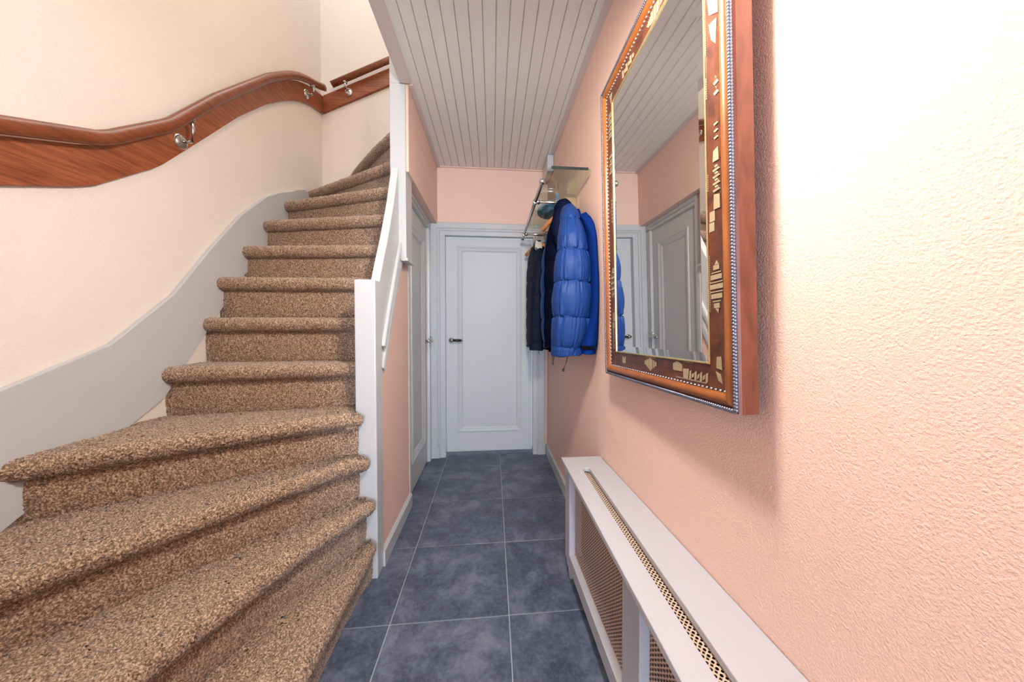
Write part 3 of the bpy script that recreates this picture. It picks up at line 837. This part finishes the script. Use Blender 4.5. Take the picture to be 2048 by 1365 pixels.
dy = np.array([XE(0.5) - XE(1.5), -1.0, 0]); dy /= np.linalg.norm(dy)
cane('cane_grille', (SA(1.45) - 0.004, 1.456, ZT - TT - 0.0050), dy, (1, 0, 0), 103, 4, (0, 0, 1), 0.01265)
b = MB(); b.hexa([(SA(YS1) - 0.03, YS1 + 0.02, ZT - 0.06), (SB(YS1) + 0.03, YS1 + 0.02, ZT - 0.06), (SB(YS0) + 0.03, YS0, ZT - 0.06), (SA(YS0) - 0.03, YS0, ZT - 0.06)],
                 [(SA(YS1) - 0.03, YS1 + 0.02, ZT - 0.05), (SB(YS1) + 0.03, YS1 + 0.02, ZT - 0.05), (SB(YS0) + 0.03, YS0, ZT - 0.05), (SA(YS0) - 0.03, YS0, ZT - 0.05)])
b.obj('cavity_shade', M['dark'], rc)  # dark sheet put in as the shade seen through the slot
# front frame: stiles, rails; far end panel; feet
def fbox(y0, y1, z0, z1, name, x_off=0.0, t=0.030, mat=None):
    b = MB()
    pts = [(XF(y0) + x_off, y0), (XF(y0) + x_off + t, y0), (XF(y1) + x_off + t, y1), (XF(y1) + x_off, y1)]
    b.hexa([(x_, y_, z0) for x_, y_ in pts], [(x_, y_, z1) for x_, y_ in pts])
    return b.obj(name, mat or M['lav'], rc, bevel=0.0015)
ZB = 0.085
zt2 = ZT - TT - 0.001
b = MB()
poly = [(1.568, 0.120), (1.568, zt2), (1.495, zt2), (1.495, 0.078), (1.535, 0.078)]
b.prism(poly, 0, 1, lambda u, v, d: (XF(u) + d * 0.03, u, v)); b.obj('stile', M['lav'], rc, bevel=0.0015)
fbox(0.800, 0.905, ZB, zt2, 'stile'); fbox(0.10, 0.20, ZB, zt2, 'stile')
fbox(0.905, 1.495, ZB, ZB + 0.062, 'rail'); fbox(0.20, 0.800, ZB, ZB + 0.062, 'rail')
fbox(0.905, 1.495, zt2 - 0.035, zt2, 'rail'); fbox(0.20, 0.800, zt2 - 0.035, zt2, 'rail')
df = np.array([XF(0.5) - XF(1.5), -1.0, 0]); df /= np.linalg.norm(df); nf_ = np.array([-1, 0.028, 0])
for ya, yb in ((1.495, 0.905), (0.800, 0.20)):
    nu = int((ya - yb) / 0.0125) + 1; nv = int((zt2 - 0.035 - ZB - 0.062) / 0.0125) + 2
    cane('cane_grille', (XF(ya) + 0.027, ya + 0.004, ZB + 0.056), df, (0, 0, 1), nu, nv, nf_, 0.0125, 0.006)
fbox(0.11, 1.55, 0.12, zt2 - 0.02, 'cavity_shade', 0.075, 0.004, M['dark'])  # dark sheet put in as the shade behind the front cane
b = MB(); b.hexa([(XF(1.55), 1.550, 0.10), (XB(1.55), 1.550, 0.10), (XB(1.57), 1.568, 0.10), (XF(1.57), 1.568, 0.10)],
                 [(XF(1.55), 1.550, zt2), (XB(1.55), 1.550, zt2), (XB(1.57), 1.568, zt2), (XF(1.57), 1.568, zt2)])
b.obj('end_panel', M['lav'], rc)
for yy in (1.545, 0.14):
    MB().tube([(XF(yy) + 0.022, yy, 0.0), (XF(yy) + 0.022, yy, 0.10)], [0.010, 0.013], 12).obj('foot', M['lav'], rc, smooth=True)

# ------------------------------------------------------------------ coat rack with glass shelf
cr = thing('coat_rack', (0.45, 2.3, 2.0), 'steel tube coat rack with glass hat shelf high on right wall', 'coat rack')
GZ = 2.034
gp = []
gx0, gy0, gy1 = 0.289, 1.70, 2.78
gx1 = lambda y: WX(y) - 0.006
def rounded(x0, y0, x1, y1, r, n=6):
    out = []
    for (cx_, cy_, a0) in ((x0 + r, y0 + r, PI), (x1 - r, y0 + r, 1.5 * PI), (x1 - r, y1 - r, 0), (x0 + r, y1 - r, 0.5 * PI)):
        out += [(cx_ + r * math.cos(a), cy_ + r * math.sin(a)) for a in np.linspace(a0, a0 + PI / 2, n)]
    return out
ro = rounded(gx0, gy0, WX(2.7) - 0.004, gy1, 0.018)
MB().prism(ro, GZ, GZ + 0.008, TZ).obj('glass_shelf', M['glass'], cr)
# polished dark-green edge of the pane on the near and wall sides
b = MB()
edge = [p for p in ro if True]
MB().prism([(gx0 + 0.016, gy0 - 0.0015), (WX(2.7) - 0.022, gy0 - 0.0015), (WX(2.7) - 0.022, gy0 + 0.0008), (gx0 + 0.016, gy0 + 0.0008)], GZ - 0.002, GZ + 0.012, TZ).obj('glass_edge', M['smoke'], cr)
b = MB()
TXc, TZc = 0.269, 2.000
b.tube([(TXc, 1.785, TZc), (TXc, 2.955, TZc)], 0.0105, 14)
b.obj('tube', M['chrome'], cr, smooth=True)
for yy in (1.782, 2.958):
    MB().ball((TXc, yy, TZc), 0.0165, 14, 9).obj('tube_knob', M['chrome'], cr, smooth=True)
for yy in (2.075, 2.810):
    MB().tube([(TXc, yy, TZc), (WX(yy) - 0.03, yy, TZc)], 0.0105, 14).obj('tube', M['chrome'], cr, smooth=True)
    c_ = MB(); c_.lathe([(0.012, -0.012), (0.0165, -0.010), (0.0165, 0.010), (0.012, 0.012)], (TXc, yy, TZc), (0, 1, 0), 16)
    c_.lathe([(0.0115, 0.006), (0.0145, 0.008), (0.0145, 0.026), (0.0115, 0.028)], (TXc, yy, TZc), (1, 0, 0), 16)
    c_.obj('clamp', M['chrome'], cr, smooth=True)
    b = MB(); b.box(WX(yy) - 0.060, WX(yy) - 0.001, yy - 0.035, yy + 0.035, 1.935, 2.026); b.box(WX(yy) - 0.075, WX(yy) - 0.001, yy - 0.020, yy + 0.03, 2.024, 2.033)
    b.obj('wall_bracket', M['brass'], cr, bevel=0.003)
tag(MB().box(WX(2.9) - 0.055, WX(2.9) - 0.001, 2.79, 3.02, 2.535, 2.672).obj('junction_box', M['white'], bevel=0.006),
    'small white boxed duct on right wall, at ceiling above the glass shelf', 'duct box')

# hat lying on the glass
def hat():
    th = thing('knitted_hat', (0.42, 2.38, GZ + 0.008), 'light blue knitted hat lying on glass hat shelf', 'hat')
    P = []
    for i, t_ in enumerate(np.linspace(0, 1, 18)):
        row = []
        for a in np.linspace(0, 2 * PI, 40, endpoint=False):
            r = 1.0 - 0.10 * t_ - 0.88 * max(0, t_ - 0.35) ** 1.6 / 0.65 ** 1.6 * 0.98
            fold = 1 + 0.05 * math.sin(9 * a + 3 * t_)
            x_ = 0.42 + 0.085 * r * fold * math.cos(a)
            y_ = 2.38 + 0.155 * r * fold * math.sin(a)
            z_ = GZ + 0.009 + 0.045 * math.sin(min(t_ * 1.25, 1) * PI / 2) + 0.010 * math.sin(5 * a) * t_ * (1 - t_) * 3
            row.append((x_, y_, z_))
        P.append(row)
    MB().grid(np.array(P), closed_v=True, cap=True).obj('crown', M['knit'], th, smooth=True)
    P = []
    for t_ in np.linspace(0, 2 * PI, 10, endpoint=False):
        P.append([(0.42 + (0.088 + 0.008 * math.cos(t_)) * math.cos(a), 2.38 + (0.158 + 0.008 * math.cos(t_)) * math.sin(a), GZ + 0.023 + 0.0125 * math.sin(t_) + 0.0015 * math.sin(30 * a)) for a in np.linspace(0, 2 * PI, 120, endpoint=False)])
    MB().grid(np.array(P), closed_u=True, closed_v=True).obj('rolled_brim', M['knit'], th, smooth=True)
    # ear flap standing up at the wall side
    P = []
    for t_ in np.linspace(0, 1, 8):
        P.append([(0.475 - 0.02 * t_ + 0.012 * s_, 2.30 + 0.05 * s_ * (1 - 0.6 * t_ * t_) - 0.02 * t_, GZ + 0.02 + 0.085 * t_) for s_ in np.linspace(-1, 1, 8)])
    o = MB().grid(np.array(P)).obj('ear_flap', M['knit'], th, smooth=True)
    md = o.modifiers.new('solid', 'SOLIDIFY'); md.thickness = 0.012
hat()

# ------------------------------------------------------------------ hangers and coats
def hanger(pos, ang, label, half=0.215, tube_z=TZc, group=None, drop=0.055):
    """wooden hanger hung from a cross tube; ang: direction of the arms in the XY plane"""
    x_, y_ = pos
    hg = thing('coat_hanger', (x_, y_, tube_z - 0.11), label, 'hanger', group)
    du = np.array([math.cos(ang), math.sin(ang), 0])
    rows = []; N_ = 26
    base = np.array([x_, y_, tube_z - 0.085])
    for t_ in np.linspace(-1, 1, N_):
        c = base + du * half * t_ + np.array([0, 0, -drop * abs(t_) ** 1.5 - 0.008 * (1 - abs(t_))])
        rv = 0.010 + 0.009 * abs(t_) ** 3; rz = 0.0165 - 0.002 * abs(t_)
        k = math.sqrt(max(0.02, 1 - max(0, abs(t_) - 0.93) ** 2 / 0.07 ** 2))
        side = np.array([-du[1], du[0], 0])
        rows.append([c + side * rv * k * math.cos(a) + np.array([0, 0, rz * k * math.sin(a)]) for a in np.linspace(0, 2 * PI, 12, endpoint=False)])
    MB().grid(np.array(rows), closed_v=True, cap=True).obj('hanger_arm', M['hanger'], hg, smooth=True)
    side = np.array([-du[1], du[0], 0])
    # wire hook passing over the tube (tube runs along X, hook bends in the Y direction)
    pts = [base + np.array([0, 0, 0.0])]
    r = 0.0155
    pts.append(np.array([x_, y_, tube_z - 0.040]))
    for a in np.linspace(-0.35 * PI, 1.0 * PI, 14):
        pts.append(np.array([x_, y_ + r * math.cos(a), tube_z + r * math.sin(a)]))
    MB().tube(pts, 0.0026, 8).obj('hook', M['chrome'], hg, smooth=True)
    return hg

def tube_cloth(zs, cu, cv, ru, rv, seams, amp, wr, seed, expo=2.3, nth=96, nz=150, fold=0.0):
    """ring grid of a padded sleeve or body; returns (nz, nth, 3) in local u, v, z"""
    r = np.random.default_rng(seed)
    z = np.linspace(zs[0], zs[-1], nz)
    f = lambda a: np.interp(-z, [-q for q in zs], a)
    CU, CV, RU, RV = f(cu), f(cv), f(ru), f(rv)
    def sm(a):
        k = np.ones(9) / 9; p = np.pad(a, 4, mode='edge'); return np.convolve(p, k, 'valid')
    CU, CV, RU, RV = (sm(a) for a in (CU, CV, RU, RV))
    th = np.linspace(0, 2 * PI, nth, endpoint=False)
    ct, s_ = np.cos(th), np.sin(th)
    e = 2 / expo
    bx = np.sign(ct) * np.abs(ct) ** e; by = np.sign(s_) * np.abs(s_) ** e
    S = sorted(seams, reverse=True)
    jit = sum(r.normal() * 0.006 * np.sin((k + 1) * th + r.uniform(0, 6)) for k in range(3))
    scale = np.ones((nz, nth))
    for i in range(nz):
        zz = z[i] + jit
        if len(S) > 1:
            sa = np.array(S)
            idx = np.clip(np.searchsorted(-sa, -zz) - 1, 0, len(S) - 2)
            top_, bot_ = sa[idx], sa[idx + 1]
            t_ = np.clip((top_ - zz) / (top_ - bot_), 0, 1)
            pf = np.sin(PI * t_) ** 0.5
            ds = np.minimum(np.abs(zz - top_), np.abs(zz - bot_))
            wsum = 0
            for q in range(5):
                fr = 9 + 7 * q
                wsum = wsum + np.sin(fr * th + 5.1 * q + idx * 2.7) * (0.5 + 0.5 * np.sin(3 * th + q + idx)) / (1 + 0.4 * q)
            scale[i] = 1 + amp * (pf - 0.55) + wr * wsum * np.exp(-ds / 0.032) * (1 - np.exp(-ds / 0.003))
        if fold:
            scale[i] += fold * (np.sin(3 * th + 9 * z[i] + 1) * 0.5 + np.sin(5 * th - 14 * z[i]) * 0.35 + np.sin(2 * th + 31 * z[i]) * 0.25)
    U = CU[:, None] + RU[:, None] * bx[None] * scale
    Vv = CV[:, None] + RV[:, None] * by[None] * scale
    Z = np.repeat(z[:, None], nth, 1) + jit[None] * 0.4
    return np.stack([U, Vv, Z], 2)

class Coat:
    """hung coat: u along the hanger (pointing towards the camera), v across, z height"""
    def __init__(s, name, pos, ang, label, zbase, group=None):
        s.o = thing(name, (pos[0], pos[1], zbase), label, 'jacket', group)
        s.p = np.array([pos[0], pos[1]]); s.u = np.array([math.cos(ang), math.sin(ang)]); s.v = np.array([-s.u[1], s.u[0]])
    def w(s, P):
        P = np.asarray(P, float)
        xy = s.p + P[..., 0:1] * s.u + P[..., 1:2] * s.v
        return np.concatenate([xy, P[..., 2:3]], -1)
    def put(s, name, P, mat, parent=None, cap=True):
        P = s.w(P)
        # close the ends with an inset ring
        if cap:
            c0 = P[0].mean(0); c1 = P[-1].mean(0)
            P = np.concatenate([(P[0] * 0.05 + c0 * 0.95)[None], (P[0] * 0.6 + c0 * 0.4)[None], P, (P[-1] * 0.8 + c1 * 0.2 + np.array([0, 0, 0.012]))[None], (P[-1] * 0.1 + c1 * 0.9 + np.array([0, 0, 0.03]))[None]])
        return MB().grid(P, closed_v=True, cap=cap).obj(name, mat, parent or s.o, smooth=True)
    def box(s, name, u0, u1, v0, v1, z0, z1, mat, parent=None, bevel=0.002):
        P = s.w(np.array([(u, v, z) for u in (u0, u1) for v in (v0, v1) for z in (z0, z1)]))
        b = MB(); b.add(P, [(0, 1, 3, 2), (4, 6, 7, 5), (0, 4, 5, 1), (2, 3, 7, 6), (0, 2, 6, 4), (1, 5, 7, 3)])
        return b.obj(name, mat, parent or s.o, bevel=bevel)
    def tubes(s, name, path, r, mat, parent=None, n=6):
        return MB().tube([s.w(np.array(q)) for q in path], r, n).obj(name, mat, parent or s.o, smooth=True)

AN = -PI / 2          # u towards the camera (-Y), v towards +X
# --- bright blue puffer, nearest
A = Coat('puffer_jacket', (0.425, 2.03), AN, 'bright blue quilted puffer jacket with navy yoke, front of the near rail', 1.07)
hanger((0.425, 2.065), AN, 'wooden hanger inside the bright blue puffer jacket', 0.20)
zs = [1.905, 1.88, 1.83, 1.76, 1.60, 1.40, 1.20, 1.085]
A.put('body', tube_cloth(zs, [0.0, 0.0, 0, 0, 0, 0, 0, 0], [-0.010, -0.015, -0.025, -0.03, -0.035, -0.035, -0.035, -0.035], [0.07, 0.12, 0.20, 0.235, 0.24, 0.24, 0.24, 0.23], [0.032, 0.038, 0.045, 0.050, 0.054, 0.054, 0.054, 0.05],
      [1.95, 1.77, 1.603, 1.440, 1.264, 1.108, 1.06], 0.13, 0.02, 3), M['navy'])
zs = [1.870, 1.845, 1.79, 1.68, 1.53, 1.35, 1.25, 1.125, 1.095, 1.070]
XL = [0.385, 0.374, 0.360, 0.342, 0.322, 0.308, 0.307, 0.306, 0.306, 0.307]
XR = [0.435, 0.444, 0.456, 0.474, 0.490, 0.494, 0.486, 0.458, 0.452, 0.448]
cvs = [(a + c) / 2 - 0.425 for a, c in zip(XL, XR)]; rvs = [(c - a) / 2 for a, c in zip(XL, XR)]
A.put('sleeve', tube_cloth(zs, [0.24, 0.265, 0.30, 0.345, 0.37, 0.375, 0.375, 0.365, 0.36, 0.36], cvs, [0.05, 0.06, 0.07, 0.080, 0.088, 0.090, 0.088, 0.082, 0.075, 0.070], rvs,
      [1.90, 1.775, 1.603, 1.440, 1.264, 1.108, 1.04], 0.19, 0.09, 11, 2.2, 180, 320), M['puff_blue'])
zs2 = [1.870, 1.80, 1.68, 1.53, 1.35, 1.25, 1.125, 1.070]
A.put('sleeve', tube_cloth(zs2, [-0.22, -0.24, -0.27, -0.28, -0.28, -0.28, -0.28, -0.28], [0] * 8, [0.04, 0.06, 0.07, 0.075, 0.075, 0.07, 0.065, 0.06], [0.045, 0.06, 0.075, 0.082, 0.082, 0.08, 0.07, 0.06],
      [1.90, 1.775, 1.603, 1.440, 1.264, 1.108, 1.04], 0.14, 0.02, 12), M['puff_blue'])
zs3 = [1.965, 1.95, 1.91, 1.86]
A.put('collar', tube_cloth(zs3, [0.05, 0.05, 0.06, 0.07], [0.0] * 4, [0.05, 0.075, 0.095, 0.12], [0.035, 0.048, 0.055, 0.06], [1.975, 1.915, 1.84], 0.12, 0.02, 14, nz=40), M['navy'])
# hood hanging over the near shoulder
zs3 = [1.900, 1.87, 1.80, 1.72, 1.66]
A.put('hood', tube_cloth(zs3, [0.16, 0.17, 0.20, 0.22, 0.23], [-0.012, -0.015, -0.025, -0.035, -0.04], [0.03, 0.07, 0.085, 0.075, 0.04], [0.03, 0.055, 0.068, 0.062, 0.035], [1.92, 1.70, 1.64], 0.10, 0.02, 15, nz=60, fold=0.03), M['navy'])
A.put('hem_band', tube_cloth([1.118, 1.10, 1.068], [0.36] * 3, [-0.048] * 3, [0.076, 0.078, 0.070], [0.074, 0.074, 0.068], [1.12, 1.066], 0.05, 0.03, 16, nz=24), M['puff_blue'])
A.tubes('drawcord', [(0.20, -0.085, 1.09), (0.195, -0.088, 1.05), (0.20, -0.09, 1.005), (0.215, -0.088, 1.003), (0.222, -0.085, 1.05), (0.22, -0.085, 1.09)], 0.0022, M['cord'])
A.tubes('drawcord', [(0.30, -0.02, 1.09), (0.292, -0.03, 1.03), (0.285, -0.045, 0.985)], 0.0024, M['cord'])
A.box('toggle', 0.278, 0.290, -0.052, -0.040, 0.975, 0.990, M['black'])
# --- royal blue shell jacket beside the wall
B = Coat('shell_jacket', (0.495, 2.00), AN, 'smooth royal blue shell jacket hanging closest to the right wall', 1.08)
hanger((0.490, 2.078), AN, 'wooden hanger inside the royal blue shell jacket', 0.20)
zs = [1.865, 1.84, 1.78, 1.70, 1.5, 1.3, 1.13]
B.put('body', tube_cloth(zs, [0.02] * 7, [0.005] * 7, [0.06, 0.13, 0.22, 0.25, 0.25, 0.25, 0.25], [0.016, 0.020, 0.022, 0.024, 0.024, 0.024, 0.024], [1.95, 1.0], 0.0, 0.0, 21, 2.4, fold=0.03), M['shell'])
zs = [1.815, 1.79, 1.74, 1.68, 1.50, 1.36, 1.25, 1.15, 1.088]
B.put('sleeve', tube_cloth(zs, [0.26, 0.29, 0.325, 0.345, 0.365, 0.37, 0.37, 0.365, 0.36], [-0.02, -0.012, 0.000, 0.008, 0.012, 0.012, 0.008, -0.004, -0.014],
      [0.03, 0.045, 0.055, 0.06, 0.065, 0.065, 0.062, 0.056, 0.050], [0.022, 0.025, 0.024, 0.020, 0.018, 0.018, 0.022, 0.036, 0.036], [1.95, 1.0], 0.0, 0.0, 22, 2.2, 100, 160, fold=0.035), M['shell'])
B.put('cuff', tube_cloth([1.103, 1.095, 1.080], [0.36] * 3, [-0.018] * 3, [0.052, 0.053, 0.052], [0.042, 0.043, 0.041], [1.2, 1.0], 0, 0, 23, 2.2, nz=10), M['shell'])
B.box('cuff_strap', 0.404, 0.417, -0.058, 0.004, 1.103, 1.122, M['ink'])
zs3 = [1.905, 1.89, 1.85]
B.put('collar', tube_cloth(zs3, [0.03] * 3, [0.0] * 3, [0.06, 0.075, 0.10], [0.022, 0.028, 0.030], [2.0, 1.8], 0, 0, 24, nz=30, fold=0.02), M['shell'])
# --- dark navy puffer on the far rail
ang3 = AN + 0.16
Cc = Coat('puffer_jacket', (0.365, 2.80), ang3, 'dark navy quilted puffer jacket hanging on far rail next to the end door', 1.03)
hanger((0.365, 2.812), AN + 0.30, 'wooden hanger of the dark navy puffer on the far rail', 0.21)
zs = [1.885, 1.86, 1.80, 1.72, 1.55, 1.35, 1.15, 1.035]
Cc.put('body', tube_cloth(zs, [0.0] * 8, [0.0] * 8, [0.05, 0.10, 0.17, 0.195, 0.205, 0.21, 0.21, 0.205], [0.03, 0.036, 0.042, 0.045, 0.047, 0.048, 0.047, 0.045],
       [1.92, 1.74, 1.60, 1.46, 1.32, 1.18, 1.06, 1.0], 0.15, 0.035, 31), M['darknavy'])
zs = [1.835, 1.80, 1.72, 1.585, 1.43, 1.25, 1.10, 1.03]
XL = [0.372, 0.352, 0.326, 0.306, 0.298, 0.292, 0.290, 0.292]; XR = [0.41, 0.416, 0.410, 0.405, 0.402, 0.400, 0.396, 0.392]
# local v runs along +X; the near sleeve sits about 0.23 towards the camera
off = 0.365 + 0.225 * math.cos(ang3)
Cc.put('sleeve', tube_cloth(zs, [0.17, 0.19, 0.215, 0.225, 0.225, 0.225, 0.222, 0.22], [(a + c) / 2 - off for a, c in zip(XL, XR)], [0.03, 0.04, 0.05, 0.055, 0.055, 0.055, 0.052, 0.05],
       [(c - a) / 2 for a, c in zip(XL, XR)], [1.86, 1.70, 1.585, 1.46, 1.335, 1.21, 1.09, 1.0], 0.16, 0.045, 32, 2.2, 110, 200, fold=0.02), M['darknavy'])
Cc.put('collar', tube_cloth([1.925, 1.90, 1.85], [0.07] * 3, [0.0] * 3, [0.03, 0.05, 0.08], [0.022, 0.032, 0.04], [1.95, 1.88, 1.8], 0.12, 0.02, 33, nz=30), M['darknavy'])
Cc.put('collar_lining', tube_cloth([1.905, 1.885, 1.84], [0.125, 0.13, 0.15], [-0.012, -0.012, -0.018], [0.018, 0.026, 0.02], [0.024, 0.032, 0.03], [2, 1], 0, 0, 34, nz=20), M['lining'])['label'] = 'pale collar lining'
Cc.tubes('drawcord', [(0.20, -0.03, 1.05), (0.20, -0.03, 1.00)], 0.002, M['cord'])
for zz in (1.60, 1.40, 1.20):
    b = MB(); b.lathe([(0.001, 0.003), (0.0055, 0.0025), (0.0055, 0.0), (0.001, 0)], Cc.w(np.array((0.276, -0.02, zz))), (Cc.u[0], Cc.u[1], 0), 10); b.obj('snap', M['chrome'], Cc.o)
# --- ink black jacket next to it
D = Coat('zip_jacket', (0.462, 2.79), AN + 0.10, 'ink black jacket with snap placket on far rail, between the puffers', 1.02)
hanger((0.440, 2.812), AN + 0.22, 'wooden hanger of the black jacket on the far rail', 0.21)
zs = [1.93, 1.90, 1.84, 1.76, 1.55, 1.35, 1.15, 1.02]
D.put('body', tube_cloth(zs, [0.0] * 8, [0.0] * 8, [0.05, 0.10, 0.18, 0.21, 0.22, 0.22, 0.22, 0.22], [0.02, 0.025, 0.028, 0.030, 0.032, 0.032, 0.032, 0.03], [2, 1], 0, 0, 41, 2.4, fold=0.04), M['ink'])
zs = [1.89, 1.86, 1.78, 1.60, 1.40, 1.20, 1.02]
D.put('sleeve', tube_cloth(zs, [0.15, 0.18, 0.215, 0.24, 0.245, 0.245, 0.24], [-0.010, -0.012, -0.012, -0.010, -0.008, -0.006, -0.004], [0.03, 0.04, 0.05, 0.055, 0.055, 0.052, 0.048], [0.028, 0.036, 0.046, 0.050, 0.050, 0.048, 0.044],
      [1.95, 1.82, 1.60, 1.40, 1.20, 0.98], 0.06, 0.02, 42, 2.2, 100, 160, fold=0.05), M['ink'])
D.box('placket', 0.270, 0.306, -0.030, 0.000, 1.22, 1.66, M['ink'])
for zz in (1.24, 1.42):
    b = MB(); b.lathe([(0.001, 0.004), (0.006, 0.003), (0.006, 0.0), (0.001, 0)], D.w(np.array((0.306, -0.015, zz))), (D.u[0], D.u[1], 0), 10); b.obj('snap', M['chrome'], D.o)
# empty hanger beside the puffer, its arm pointing away
hanger((0.400, 2.060), AN + 0.42, 'spare wooden hanger left of the blue puffer jacket on near rail', 0.165)
